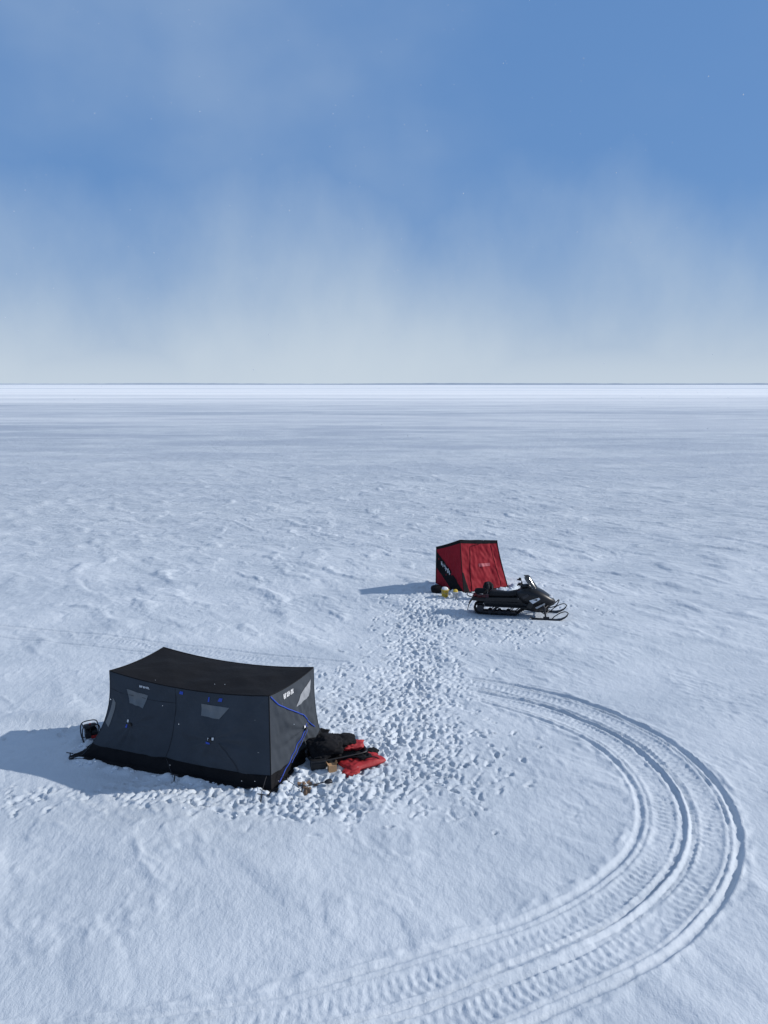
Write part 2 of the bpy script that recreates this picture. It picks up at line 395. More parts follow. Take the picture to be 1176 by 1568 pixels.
# ------------------------------------------------------------ shelter wall builder
class Wall:
    def __init__(s,B0,B1,T0,T1,h0,h1,hubs=(),splits=(),amp=.16,flare=2.3,sag=.06,seed=1,wr=.012):
        s.B0,s.B1,s.T0,s.T1,s.h0,s.h1=B0,B1,T0,T1,h0,h1; s.hubs=hubs;s.splits=splits;s.amp=amp;s.fl=flare;s.sag=sag;s.seed=seed;s.wr=wr
        e=B1-B0; s.n=Vector((e.y,-e.x,)).normalized()
    def p(s,u,v,off=0):
        b=s.B0.lerp(s.B1,u);t=s.T0.lerp(s.T1,u)
        q=t+(b-t)*(max(0,1-v))**s.fl
        z=v*(s.h0*(1-u)+s.h1*u-s.sag*4*u*(1-u))
        d=0
        for (hu,hv),(a,c) in zip(s.hubs,s.splits):
            if a<=u<=c:
                P=(u-hu)/((hu-a) if u<hu else (c-hu)); Qv=(v-hv)/(hv if v<hv else 1-hv)
                d+=s.amp*(1-max(abs(P),abs(Qv)))
                d+=s.wr*.45*math.sin(math.atan2(Qv,P)*12+s.seed)*math.exp(-((math.hypot(P,Qv)-.45)/.35)**2)   # tension folds round the hub
        edge=min(u,1-u,1-v,v)*8; edge=max(0,min(1,edge))
        d+=edge*s.wr*float(mnoise.noise(Vector((u*5,v*3,s.seed)))*1.6+mnoise.noise(Vector((u*13+v*6,v*7-u*5,s.seed+4))))
        q=q+s.n*(d+off); return Vector((q.x,q.y,z))
    def grid(s,u0,u1,v0,v1,nu,nv,off=0):
        V=[];F=[]
        for j in range(nv+1):
            for i in range(nu+1): V.append(s.p(u0+(u1-u0)*i/nu,v0+(v1-v0)*j/nv,off))
        for j in range(nv):
            for i in range(nu):
                a=j*(nu+1)+i; F.append((a,a+1,a+nu+2,a+nu+1))
        return V,F
    def quad(s,c,off=.01,n=12):
        V=[];F=[]
        for j in range(n+1):
            for i in range(n+1):
                a,b=i/n,j/n
                u=(c[0][0]*(1-a)+c[1][0]*a)*(1-b)+(c[3][0]*(1-a)+c[2][0]*a)*b
                v=(c[0][1]*(1-a)+c[1][1]*a)*(1-b)+(c[3][1]*(1-a)+c[2][1]*a)*b
                V.append(s.p(u,v,off))
        for j in range(n):
            for i in range(n):
                a=j*(n+1)+i; F.append((a,a+1,a+n+2,a+n+1))
        return V,F
    def strap(s,pts,r=.012,off=.012):
        P=[]
        for a,b in zip(pts,pts[1:]):
            for k in range(10): P.append(s.p(a[0]+(b[0]-a[0])*k/10,a[1]+(b[1]-a[1])*k/10,off))
        P.append(s.p(*pts[-1],off)); return tube(P,r,6)

# ------------------------------------------------------------ grey hub shelter
tent=empty('ice_fishing_tent')
H=2.0
SL,SS=.15,.06
wf=Wall(TB[0],TB[1],TT[0],TT[1],H,H,[(.20,.5),(.69,.5)],[(0,.43),(.43,1)],seed=1,amp=.24,sag=SL,wr=.028,flare=2.8)
wr_=Wall(TB[1],TB[2],TT[1],TT[2],H,H,[(.6,.42)],[(0,1)],seed=2,amp=.16,sag=SS,wr=.022,flare=2.8)
wb=Wall(TB[2],TB[3],TT[2],TT[3],H,H,[(.31,.5),(.8,.5)],[(0,.57),(.57,1)],seed=3,amp=.20,sag=SL,wr=.02,flare=2.8)
wl=Wall(TB[3],TB[0],TT[3],TT[0],H,H,[(.5,.5)],[(0,1)],seed=4,amp=.16,sag=SS,wr=.018,flare=2.8)
for nm,w,nu in(('front',wf,130),('right',wr_,60),('back',wb,110),('left',wl,56)):
    mk(nm+'_wall',*w.grid(0,1,.15,1,nu,56),M_grey,tent)
    mk(nm+'_skirt',*w.grid(0,1,0,.15,nu,8),M_blackf,tent)
    Vf=[];Ff=[];n=60
    for i in range(n+1):
        u=i/n; a=w.B0.lerp(w.B1,u); k=.13+.08*mnoise.noise(Vector((u*9,w.seed,0)))
        c_=(.22*max(0,1-min(u,1-u)*7))
        al=(w.B1-w.B0).normalized()*(c_ if u>.5 else -c_)
        o=a+w.n*(k+c_*.4)+al*.8
        Vf.append((a.x,a.y,.035)); Vf.append((o.x,o.y,gz(o.x,o.y)+.012+.02*mnoise.noise(Vector((u*30,1,w.seed)))))
    for i in range(n): Ff.append((2*i,2*i+1,2*i+3,2*i+2))
    mk(nm+'_snow_flap',Vf,Ff,M_blackf,tent)
V=[];F=[];nu,nw=90,46
def roofp(u,w,off=0):
    a=TT[0].lerp(TT[1],u);b_=TT[3].lerp(TT[2],u);q=a.lerp(b_,w)
    z=H-SL*4*u*(1-u)*(2*w-1)**2-SS*4*w*(1-w)*(2*u-1)**2
    z-=.13*16*u*(1-u)*w*(1-w)
    hu,(a0,a1)=((.22,(0,.45)) if u<.45 else (.70,(.45,1)))
    P=abs(u-hu)/((hu-a0) if u<hu else (a1-hu)); W=abs(2*w-1)
    z+=.07*(1-max(P,W))
    e=min(1,min(u,1-u,w,1-w)*8); z+=e*.025*mnoise.noise(Vector((u*9,w*5,3)))
    return Vector((q.x,q.y,z+off))
for j in range(nw+1):
    for i in range(nu+1): V.append(roofp(i/nu,j/nw))
for j in range(nw):
    for i in range(nu):
        a=j*(nu+1)+i;F.append((a,a+1,a+nu+2,a+nu+1))
mk('roof',V,F,M_blackf,tent)
for nm,w in(('front',wf),('right',wr_),('back',wb),('left',wl)):
    mk(nm+'_top_piping',*tube([w.p(i/30,1) for i in range(31)],.014,6),M_blackf,tent,True)
    mk(nm+'_corner_piping',*tube([w.p(0,j/24) for j in range(25)],.012,6),M_grey if nm!='right' else M_blackf,tent,True)
mk('front_window_1',*wf.quad([(.125,.86),(.262,.84),(.25,.70),(.158,.715)][::-1]),M_window,tent)
mk('front_window_2',*wf.quad([(.60,.86),(.775,.855),(.72,.72),(.61,.735)][::-1]),M_window,tent)
mk('left_edge_window',*wf.quad([(.03,.70),(.055,.66),(.045,.36),(.012,.40)][::-1]),M_window,tent)
def letters(w,u0,v0,du,dv,n,slant=.0,vs=0.):
    P=[]
    for i in range(n):
        a=u0+i*du; vv=v0+i*vs
        P.append(w.quad([(a,vv),(a+du*.34,vv),(a+du*.34+slant,vv+dv),(a+slant,vv+dv)],.014,3))
        k=[.4,.8,.05,.4,.8,.05,.6][i%7]
        P.append(w.quad([(a+du*.34,vv+dv*k*.9),(a+du*.8,vv+dv*k*.9),(a+du*.8,vv+dv*(k*.9+.24)),(a+du*.34,vv+dv*(k*.9+.24))],.0145,2))
        if i%2==0: P.append(w.quad([(a+du*.55,vv),(a+du*.8,vv),(a+du*.8+slant,vv+dv),(a+du*.55+slant,vv+dv)],.015,3))
    return join(*P)
mk('front_print',*letters(wf,.205,.915,.011,.024,6),M_white,tent)
mk('right_print',*letters(wr_,.27,.89,.04,.055,6,.01,.0),M_white,tent)
mk('right_window',*wr_.quad([(.50,.72),(.80,.74),(.90,.90),(.62,.83)]),M_windowL,tent)
mk('right_trim_upper',*join(wr_.strap([(0.02,.985),(.14,.87),(.4,.72),(.62,.58),(.86,.30)],.013)),M_blue,tent)
mk('right_trim_lower',*join(wr_.strap([(.66,.45),(.45,.30),(.3,.17),(.12,.01)],.013),wr_.strap([(.70,.40),(.5,.25),(.33,.12)],.008)),M_blue,tent)
mk('hub_caps',*join(*[cyl(w.p(u,v,-.01),w.p(u,v,.03),.045,14) for w,u,v in((wf,.20,.5),(wf,.69,.5),(wr_,.6,.42),(wb,.31,.5),(wb,.8,.5),(wl,.5,.5))]),M_plastic,tent)
mk('hub_tags',*join(wf.quad([(.175,.52),(.185,.52),(.185,.55),(.175,.55)],.02,2),wf.quad([(.675,.49),(.685,.49),(.685,.52),(.675,.52)],.03,2),wf.quad([(.70,.50),(.71,.50),(.71,.53),(.70,.53)],.03,2),wr_.quad([(.56,.44),(.59,.44),(.59,.47),(.56,.47)],.03,2)),M_white,tent)
mk('blue_pull_tabs',*join(wf.quad([(.17,.45),(.182,.45),(.182,.49),(.17,.49)],.02,2),wf.quad([(.665,.445),(.69,.445),(.685,.465),(.665,.47)],.03,2),wf.quad([(.46,.935),(.485,.935),(.485,.97),(.465,.97)],.014,2),
   wf.quad([(.70,.91),(.725,.91),(.73,.95),(.71,.95)],.014,2),wf.quad([(.64,.895),(.65,.895),(.65,.95),(.643,.95)],.014,2)),M_blue,tent)
mk('door_zipper',*join(wf.strap([(.735,.47),(.76,.40),(.80,.30),(.83,.21),(.84,.16)],.006)),M_rope,tent)
mk('seams',*join(wf.strap([(.43,.15),(.43,.98)],.004,.004),wf.strap([(0.01,.80),(.43,.80)],.003,.004),wf.strap([(.0,.15),(1,.15)],.006,.004),wr_.strap([(.0,.15),(1,.15)],.006,.004)),M_blackf,tent)
P=[]
for (ax,ay,w,u,v) in((-4.55,16.22,wf,.43,.15),(-2.55,15.38,wf,.98,.15),(-7.2,17.25,wf,0.01,.1),(-1.75,15.75,wr_,.1,.12)):
    P.append(cyl((ax,ay,-.05),(ax+.05,ay-.03,.2),.014,8)); P.append(cyl((ax-.05,ay,.19),(ax+.12,ay-.05,.19),.012,8)); P.append(tube([Vector((ax,ay,.1)),w.p(u,v)],.006,5))
mk('ice_anchors',*join(*P),M_rope,tent)

# ------------------------------------------------------------ red flip-over shelter
rt=empty('red_ice_shelter')
RT=[Vector((2.20,33.0)),Vector((3.12,32.35)),Vector((4.72,33.0)),Vector((3.95,33.8))]; RH=[1.77,2.20,2.05,1.9]
ws=[Wall(RB[i],RB[(i+1)%4],RT[i],RT[(i+1)%4],RH[i],RH[(i+1)%4],seed=20+i,amp=0,flare=1.25,sag=.02,wr=.03) for i in range(4)]
nms=['left','front','right','back']
for w,nm in zip(ws,nms):
    mk(nm+'_wall',*w.grid(0,1,.07,.955,40,40),M_red,rt)
    mk(nm+'_skirt',*w.grid(0,1,-.03,.07,40,4,.004),M_blackf,rt)
    mk(nm+'_top_band',*w.grid(0,1,.935,1,40,3,.004),M_blackf,rt)
    mk(nm+'_corner_piping',*tube([w.p(0,j/20,.006) for j in range(21)],.018,6),M_blackf,rt,True)
V=[];F=[]
for j in range(21):
    for i in range(21):
        u,w_=i/20,j/20; q=RT[0].lerp(RT[1],u).lerp(RT[3].lerp(RT[2],u),w_)
        z=(RH[0]*(1-u)+RH[1]*u)*(1-w_)+(RH[3]*(1-u)+RH[2]*u)*w_
        e=16*u*(1-u)*w_*(1-w_)
        V.append((q.x,q.y,z+.05*e+.004-.02*4*(u*(1-u)*(1-4*w_*(1-w_))+w_*(1-w_)*(1-4*u*(1-u)))))
for j in range(20):
    for i in range(20):
        a=j*21+i;F.append((a,a+1,a+22,a+21))
mk('roof',V,F,M_blackf,rt)
mk('left_black_panel',*ws[0].quad([(.0,.50),(.55,.07),(1.0,.07),(.0,.90)],.01),M_blackf,rt)
mk('left_print',*letters(ws[0],.20,.55,.06,.09,6,.0,-.04),M_white,rt)
mk('front_black_corner',*ws[1].quad([(.0,.07),(.13,.07),(.035,.40),(.0,.42)],.01),M_blackf,rt)
mk('front_print_patch',*ws[1].quad([(.42,.50),(.70,.50),(.70,.56),(.42,.56)],.012),M_redl,rt)
mk('front_door_zipper',*join(ws[1].strap([(.18,.08),(.2,.5),(.26,.88),(.5,.93)],.008,.008),ws[1].strap([(.86,.1),(.82,.9)],.007,.008)),M_blackf,rt)
mk('right_window',*ws[2].quad([(.3,.55),(.7,.55),(.7,.8),(.3,.8)],.01),M_blackf,rt)
mk('base_tub',*tube([(p.x,p.y,.07) for p in RB],.06,8,True),M_plastic,rt)

# ------------------------------------------------------------ snowmobile
sm=empty('snowmobile',(5.05,28.95,0.0),hd,1.1)
loop=[]
def arc(cx,cz,r,a0,a1,n):
    for i in range(n+1):
        a=math.radians(a0+(a1-a0)*i/n); loop.append((cx+r*math.cos(a),cz+r*math.sin(a)))
arc(-1.32,.22,.19,90,250,10)
for x in np.linspace(-1.2,-.15,12): loop.append((x,.025))
arc(.02,.33,.15,-60,80,8)
for x in np.linspace(-.15,-1.15,8): loop.append((x,.455))
n=len(loop)
V=[];F=[]
for i,(x,z) in enumerate(loop):
    x0,z0=loop[i-1];x1,z1=loop[(i+1)%n];t=Vector((x1-x0,0,z1-z0)).normalized();nn=Vector((t.z,0,-t.x))
    cx=Vector((x,0,z))
    for yy_ in(-.2,.2):
        for o in(0,.025): V.append(cx-nn*o+Vector((0,yy_,0)))
for i in range(n):
    a=i*4;c=((i+1)%n)*4
    F+=[(a,a+2,c+2,c),(a+1,c+1,c+3,a+3),(a,c,c+1,a+1),(a+2,a+3,c+3,c+2)]
mk('drive_track',V,F,M_rubber,sm)
P=[]
for i in range(n):
    a=Vector((loop[i][0],0,loop[i][1]));c=Vector((loop[(i+1)%n][0],0,loop[(i+1)%n][1]));d=(c-a);L=d.length
    if L<1e-4: continue
    k=max(1,int(round(L/.07)))
    ang=math.atan2(d.z,d.x); R=Matrix.Rotation(-ang,3,'Y'); d.normalize(); nn=Vector((d.z,0,-d.x))
    for j in range(k):
        p=a+d*L*(j+.5)/k+nn*.018
        for yy_ in(-.13,0,.13): P.append(box(p+Vector((0,yy_,0)),(.014,.11,.04),R))
mk('track_lugs',*join(*P),M_rubber,sm)
P=[]
for sy_ in(-.14,.14):
    P.append(box((-.68,sy_,.095),(1.15,.03,.05)))
    P.append(tube([(-.15,sy_,.1),(0.0,sy_,.22)],.02,6))
    P.append(tube([(-1.0,sy_,.1),(-.62,sy_,.42)],.018,6)); P.append(tube([(-.35,sy_,.1),(-.1,sy_,.42)],.018,6))
mk('suspension_rails',*join(*P),M_dmetal,sm)
P=[]
for sy_ in(-.16,.16):
    for x,r,z in((-1.32,.125,.215),(-1.0,.07,.1),(-.68,.07,.1),(-.38,.07,.1)):
        P.append(cyl((x,sy_-.02,z),(x,sy_+.02,z),r,20)); 
mk('bogie_wheels',*join(*P),M_dmetal,sm,bevel=.008)
mk('rear_shock',*tube([(-.95,-.2,.14),(-.55,-.2,.42)],.03,10),M_dmetal,sm)
prof=[(-1.62,.50),(-1.6,.60),(-.9,.63),(.1,.66),(.15,.4),(-.1,.5),(-1.3,.48)]
mk('tunnel',*loft([[Vector((x,-.225,z)) for x,z in prof],[Vector((x,.225,z)) for x,z in prof]]),M_panel,sm,bevel=.01)
mk('running_boards',*join(box((-.45,-.33,.37),(1.45,.2,.03)),box((-.45,.33,.37),(1.45,.2,.03)),box((-.45,-.23,.43),(1.5,.02,.12)),box((-.45,.23,.43),(1.5,.02,.12)),box((.33,-.36,.46),(.16,.18,.2),Matrix.Rotation(.5,3,'Y'))),M_plastic,sm,bevel=.008)
mk('snow_flap',*loft([[Vector((-1.60,-.21,.54)),Vector((-1.60,.21,.54)),Vector((-1.57,.21,.54)),Vector((-1.57,-.21,.54))],[Vector((-1.72,-.21,.34)),Vector((-1.72,.21,.34)),Vector((-1.69,.21,.34)),Vector((-1.69,-.21,.34))],[Vector((-1.76,-.19,.14)),Vector((-1.76,.19,.14)),Vector((-1.74,.19,.14)),Vector((-1.74,-.19,.14))]]),M_rubber,sm)
mk('rear_bumper',*tube(smoothpts([(-1.15,-.24,.58),(-1.55,-.25,.62),(-1.74,-.2,.66),(-1.78,0,.67),(-1.74,.2,.66),(-1.55,.25,.62),(-1.15,.24,.58)],5),.017,8),M_plastic,sm,True)
mk('tail_light',*box((-1.5,0,.66),(.1,.22,.06)),M_redp,sm,bevel=.01)
def rs(x,hw,zb,zt,n=14,sq=.6,tuck=.8):
    o=[]
    for k in range(n):
        a=2*math.pi*k/n; cy=math.copysign(abs(math.cos(a))**sq,math.cos(a)); cz=math.copysign(abs(math.sin(a))**sq,math.sin(a))
        w=hw*(1 if cz>-.2 else tuck); o.append(Vector((x,cy*w,(zb+zt)/2+cz*(zt-zb)/2)))
    return o
mk('seat',*loft([rs(-1.05,.14,.62,.76),rs(-.98,.19,.61,.83),rs(-.7,.2,.61,.82),rs(-.4,.18,.62,.80),rs(-.1,.16,.64,.88),rs(.05,.13,.66,.95)]),M_seat,sm,True)
mk('passenger_backrest',*join(box((-1.08,0,.98),(.07,.28,.2),Matrix.Rotation(-.15,3,'Y')),tube([(-1.05,-.1,.7),(-1.08,-.1,.95)],.014,6),tube([(-1.05,.1,.7),(-1.08,.1,.95)],.014,6)),M_seat,sm,bevel=.02)
mk('cargo_rack',*join(tube([(-1.1,-.2,.70),(-1.55,-.2,.72),(-1.55,.2,.72),(-1.1,.2,.70)],.012,6,True),tube([(-1.3,-.2,.71),(-1.3,.2,.71)],.01,6),tube([(-1.5,-.2,.63),(-1.5,-.2,.72)],.01,6),tube([(-1.15,-.2,.63),(-1.15,-.2,.7)],.01,6)),M_plastic,sm)
mk('cargo_bag',*blob((-1.33,0,.79),(.19,.19,.075),3,sub=3),M_blackf,sm,True)
mk('hood',*loft([rs(-.12,.20,.46,.86,20,.6),rs(.1,.31,.38,.98,20,.6),rs(.32,.39,.31,1.03,20,.62),rs(.55,.41,.29,.98,20,.65),rs(.78,.36,.31,.87,20,.65),rs(.98,.27,.36,.74,20,.7),rs(1.12,.15,.42,.62,20,.75),rs(1.17,.06,.47,.56,20,.8)]),M_panel,sm,True)
mk('belly_pan',*loft([rs(.1,.26,.22,.5,16,.5),rs(.5,.3,.18,.5,16,.5),rs(.95,.2,.24,.5,16,.5)]),M_plastic,sm,True)
def plate(pts,y,t=.012):
    return loft([[Vector((x,y(x,z),z)) for x,z in pts],[Vector((x,y(x,z)+(-t if y(x,z)<0 else t),z)) for x,z in pts]])
def ysurf(sgn):
    return lambda x,z: sgn*(.30+.115*math.exp(-((x-.5)/.34)**2)+.0)
for sgn,nm in((-1,'right'),(1,'left')):
    mk(nm+'_side_decal',*plate([(.30,.62),(.62,.74),(.66,.68),(.42,.52)],ysurf(sgn)),M_white,sm)
    mk(nm+'_side_vent',*plate([(.05,.72),(.25,.84),(.3,.78),(.12,.64)],ysurf(sgn),.02),M_dmetal,sm)
    mk(nm+'_side_decal_stripe',*plate([(.5,.40),(.8,.55),(.83,.51),(.56,.36)],ysurf(sgn)),M_metal,sm)
V=[];F=[]
for j in range(9):
    t=j/8
    for i in range(13):
        a=(i/12-.5)*2; hw=.27*(1-.35*t*t)
        V.append((.62-.34*t-.22*a*a*(1-.2*t),a*hw,.94+.46*t-.05*a*a*t))
for j in range(8):
    for i in range(12):
        a=j*13+i;F.append((a,a+1,a+14,a+13))
o=mk('windshield',V,F,M_glass,sm,True); sd=o.modifiers.new('s','SOLIDIFY'); sd.thickness=.006
mk('instrument_pod',*loft([rs(.0,.10,.96,1.06),rs(.2,.16,.97,1.09),rs(.36,.14,.95,1.04)]),M_plastic,sm,True)
mk('handlebar',*join(tube(smoothpts([(-.10,-.40,1.13),(-.02,-.25,1.17),(.04,-.1,1.15),(.04,.1,1.15),(-.02,.25,1.17),(-.10,.40,1.13)],4),.014,8),tube([(.1,0,.9),(.04,0,1.15)],.025,8),tube([(-.10,-.40,1.13),(-.05,-.28,1.16)],.022,8),tube([(-.10,.40,1.13),(-.05,.28,1.16)],.022,8),blob((-.02,-.36,1.16),(.05,.06,.05),5,sub=2),blob((-.02,.36,1.16),(.05,.06,.05),6,sub=2)),M_rubber,sm,True)
mk('mirrors',*join(blob((.28,-.42,1.12),(.035,.06,.04),7,amp=.02,crease=0,sub=2),tube([(.3,-.3,1.0),(.28,-.4,1.1)],.012,6),blob((.28,.42,1.12),(.035,.06,.04),8,amp=.02,crease=0,sub=2),tube([(.3,.3,1.0),(.28,.4,1.1)],.012,6)),M_plastic,sm,True)
mk('headlights',*join(blob((1.0,-.11,.70),(.07,.08,.045),1,amp=0,crease=0,sub=3),blob((1.0,.11,.70),(.07,.08,.045),2,amp=0,crease=0,sub=3)),M_lens,sm,True)
mk('front_bumper',*tube(smoothpts([(.85,-.24,.36),(1.15,-.22,.42),(1.27,-.12,.56),(1.28,.12,.56),(1.15,.22,.42),(.85,.24,.36)],5),.018,8),M_plastic,sm,True)
for sgn,nm in((-1,'right'),(1,'left')):
    y=sgn*.50
    path=[(.35,.10),(.42,.045),(.6,.03),(1.2,.03),(1.36,.06),(1.48,.13),(1.56,.22)]
    S_=[]
    for i,(x,z) in enumerate(path):
        hw=.075 if i<5 else (.06 if i==5 else .035)
        S_.append([Vector((x,y-hw,z+.012)),Vector((x,y-hw*.3,z)),Vector((x,y-.012,z-.025)),Vector((x,y+.012,z-.025)),Vector((x,y+hw*.3,z)),Vector((x,y+hw,z+.012)),Vector((x,y+hw*.9,z+.03)),Vector((x,y-hw*.9,z+.03))])
    mk(nm+'_ski',*loft(S_),M_plastic,sm)
    mk(nm+'_ski_loop',*tube(smoothpts([(1.54,y,.21),(1.57,y,.28),(1.48,y,.33),(1.32,y,.28),(1.15,y,.16),(1.05,y,.06)],5),.016,8),M_plastic,sm,True)
    mk(nm+'_spindle',*join(tube([(.86,y,.06),(.80,y*.96,.44)],.03,10),box((.87,y,.09),(.2,.07,.07))),M_dmetal,sm,bevel=.01)
    mk(nm+'_control_arms',*join(tube([(.84,y*.97,.20),(.55,sgn*.18,.28)],.015,6),tube([(.84,y*.97,.20),(1.0,sgn*.16,.30)],.015,6),tube([(.81,y*.96,.40),(.6,sgn*.2,.46)],.013,6),tube([(.81,y*.96,.40),(.95,sgn*.16,.45)],.013,6)),M_dmetal,sm)
    mk(nm+'_front_shock',*join(tube([(.83,y*.92,.22),(.72,sgn*.22,.66)],.034,10)),M_dmetal,sm,True)

# ------------------------------------------------------------ generator left of the grey tent
ge=empty('portable_generator',(-7.10,18.35,gz(-7.10,18.35)),.5,.85)
P=[]
for y in(-.17,.17): P.append(tube(smoothpts([(-.22,y,.03),(-.24,y,.25),(-.20,y,.46),(0,y,.50),(.20,y,.46),(.24,y,.25),(.22,y,.03),(0,y,.02),(-.22,y,.03)],4),.016,8))
for x,z in((-.2,.46),(.2,.46),(-.22,.04),(.22,.04)): P.append(cyl((x,-.17,z),(x,.17,z),.015,8))
mk('frame',*join(*P),M_dmetal,ge,True)
mk('fuel_tank',*loft([rs(-.17,.11,.36,.43),rs(-.14,.14,.33,.45),rs(.14,.14,.33,.45),rs(.17,.11,.36,.43)]),M_plastic,ge,True)
mk('engine',*join(box((-.07,0,.2),(.16,.24,.24)),cyl((.02,0,.2),(.19,0,.2),.11,20),cyl((-.08,-.12,.2),(-.08,-.15,.2),.09,20)),M_dmetal,ge,bevel=.012)
mk('control_panel',*box((.08,-.145,.12),(.16,.02,.09)),M_redp,ge,bevel=.006)
mk('fuel_cap',*cyl((0,0,.45),(0,0,.48),.03,12),M_redp,ge)

# ------------------------------------------------------------ gear sled right of the grey tent
gs=empty('utility_sled',(-1.10,17.20,gz(-1.05,17.15)+.0),.42,1.0)
def rr(L,W,z,n=28,p=.35):
    o=[]
    for k in range(n):
        a=2*math.pi*k/n; o.append(Vector((math.copysign(abs(math.cos(a))**p,math.cos(a))*L,math.copysign(abs(math.sin(a))**p,math.sin(a))*W,z)))
    return o
mk('sled_hull',*loft([rr(.52,.24,.0),rr(.58,.29,.05),rr(.66,.34,.22),rr(.70,.37,.22),rr(.70,.37,.20)],cap=False),M_plastic,gs,True)
mk('sled_floor',*loft([rr(.53,.25,.02),rr(.52,.24,.03)]),M_plastic,gs)
mk('black_gear_bag',*blob((-.22,.05,.32),(.36,.27,.24),11,amp=.4,sub=5,crease=.14,box_=.85,freq=1.7),M_blackf,gs,True)
mk('dark_jacket',*blob((.14,.12,.36),(.32,.22,.13),14,amp=.4,sub=5,crease=.14,box_=.85,freq=1.7),M_blackf,gs,True)
mk('red_jacket_lining',*blob((.44,.02,.25),(.25,.17,.08),19,amp=.4,sub=5,crease=.10,box_=.85,freq=1.6),M_redj,gs,True)
rb=empty('red_gear_bag',(-.50,17.00,gz(-.52,17.02)-.01),.62,1.05)
def slab(L,W,T,seed,nx_=46,ny_=30):
    V=[];F=[]
    for side in(1,-1):
        for j in range(ny_+1):
            for i in range(nx_+1):
                u,v=i/nx_*2-1,j/ny_*2-1
                e=max(0,(1-abs(u)**5))*max(0,(1-abs(v)**5))
                z=T*.45+side*T*.45*e**.45
                if side>0: z+=e*(.05*mnoise.noise(Vector((u*2.2,v*2,seed)))+.035*(.5-abs(mnoise.noise(Vector((u*4+v,v*3,seed+3))))))
                wob=1+.12*mnoise.noise(Vector((u*1.2,v*1.2,seed+8)))
                V.append((u*L*wob*(1-.06*abs(v)**4),v*W*wob*(1-.06*abs(u)**4),z))
    o=(nx_+1)*(ny_+1)
    for s_ in(0,1):
        for j in range(ny_):
            for i in range(nx_):
                a=s_*o+j*(nx_+1)+i; q=(a,a+1,a+nx_+2,a+nx_+1); F.append(q if s_==0 else q[::-1])
    return V,F
mk('bag_body',*slab(.46,.27,.16,3.3),M_redj,rb,True)
V,F=slab(.16,.18,.06,7.7,24,24); V=[(x+.08,y+.08,z+.14) for x,y,z in V]
mk('black_top_panel',V,F,M_blackf,rb,True)
mk('bag_flap',*blob((-.40,-.20,.04),(.20,.12,.05),23,amp=.4,sub=5,crease=.12,box_=.9,freq=1.5),M_redj,rb,True)
mk('bag_strap',*tube(smoothpts([(.40,-.2,.05),(.2,-.2,.20),(-.02,-.12,.21),(-.2,.08,.20),(-.38,.2,.12)],6),.014,6),M_blackf,rb,True)
mk('bag_side_pocket',*blob((.40,.20,.10),(.13,.10,.07),25,amp=.3,sub=4,crease=.1,box_=.8),M_blackf,rb,True)
cb=empty('cardboard_box',(-1.15,16.66,gz(-1.15,16.66)-.01),.3,.9)
mk('box_body',*box((0,0,.11),(.2,.16,.22)),M_card,cb,bevel=.004)
mk('flap_1',*box((.1,0,.25),(.005,.15,.08),Matrix.Rotation(.5,3,'Y')),M_card,cb)
mk('flap_2',*box((-.11,0,.25),(.005,.15,.08),Matrix.Rotation(-.6,3,'Y')),M_card,cb)
kb=empty('tackle_box',(-1.47,16.78,gz(-1.47,16.78)),.2,1)
mk('case_body',*box((0,0,.09),(.34,.2,.16)),M_plastic,kb,bevel=.02)
mk('case_lid',*box((0,0,.195),(.35,.21,.05)),M_dmetal,kb,bevel=.015)
mk('case_handle',*tube(smoothpts([(-.07,0,.22),(-.06,0,.26),(.06,0,.26),(.07,0,.22)],4),.009,6),M_plastic,kb,True)
V=[];F=[]
def flatblob(x,y,r,seed):
    o=len(V); V.append((x,y,gz(x,y)+.02)); n=22
    for ring in(.5,1):
        for k in range(n):
            a=2*math.pi*k/n; R=r*ring*(1+.5*mnoise.noise(Vector((math.cos(a)*1.3,math.sin(a)*1.3,seed))))
            px,py=x+R*math.cos(a)*1.3,y+R*math.sin(a); V.append((px,py,gz(px,py)+(.018 if ring<1 else -.004)))
    for k in range(n):
        F.append((o,o+1+k,o+1+(k+1)%n)); F.append((o+1+k,o+1+n+k,o+1+n+(k+1)%n,o+1+(k+1)%n))
flatblob(-1.68,16.12,.12,1);flatblob(-1.62,15.8,.08,2);flatblob(-1.45,16.0,.05,5)
mk('slush_stain',V,F,M_brown,None,True)
sc_=empty('ice_scoop',(-1.35,15.92,gz(-1.35,15.92)+.05),.4,1)
mk('scoop_handle',*cyl((-.3,0,.02),(.1,0,.03),.012,8),M_dmetal,sc_)
mk('scoop_bowl',*loft([rs(.1,.03,.0,.05),rs(.16,.07,-.01,.06),rs(.25,.07,-.01,.06)]),M_dmetal,sc_,True)

def bucket(name,x,y,m1,m2,r=.15,h=.34):
    e=empty(name,(x,y,gz(x,y)),.3,1)
    S_=[[Vector((rr_*math.cos(2*math.pi*k/24),rr_*math.sin(2*math.pi*k/24),z)) for k in range(24)] for rr_,z in((r*.82,0),(r,h*.93),(r*1.08,h*.93),(r*1.08,h),(r*.96,h),(r*.8,.03))]
    mk('pail',*loft(S_),m1,e,True)
    mk('contents',*blob((0,0,h),(r*.75,r*.75,.09),9,sub=3),m2,e,True)
    mk('handle',*tube(smoothpts([(-r*1.05,0,h*.9),(-r*.9,-r*.6,h*.75),(0,-r*1.2,h*.55),(r*.9,-r*.6,h*.75),(r*1.05,0,h*.9)],4),.006,6),M_metal,e)
bucket('yellow_bucket',2.45,31.35,M_yellow,M_white)
bucket('white_bucket',2.85,31.15,M_white,M_yellow,.11,.26)
db=empty('black_duffel_bag',(2.15,31.9,gz(2.15,31.9)),.2,1)
mk('duffel_body',*blob((0,0,.15),(.22,.15,.15),31,sub=4),M_blackf,db,True)
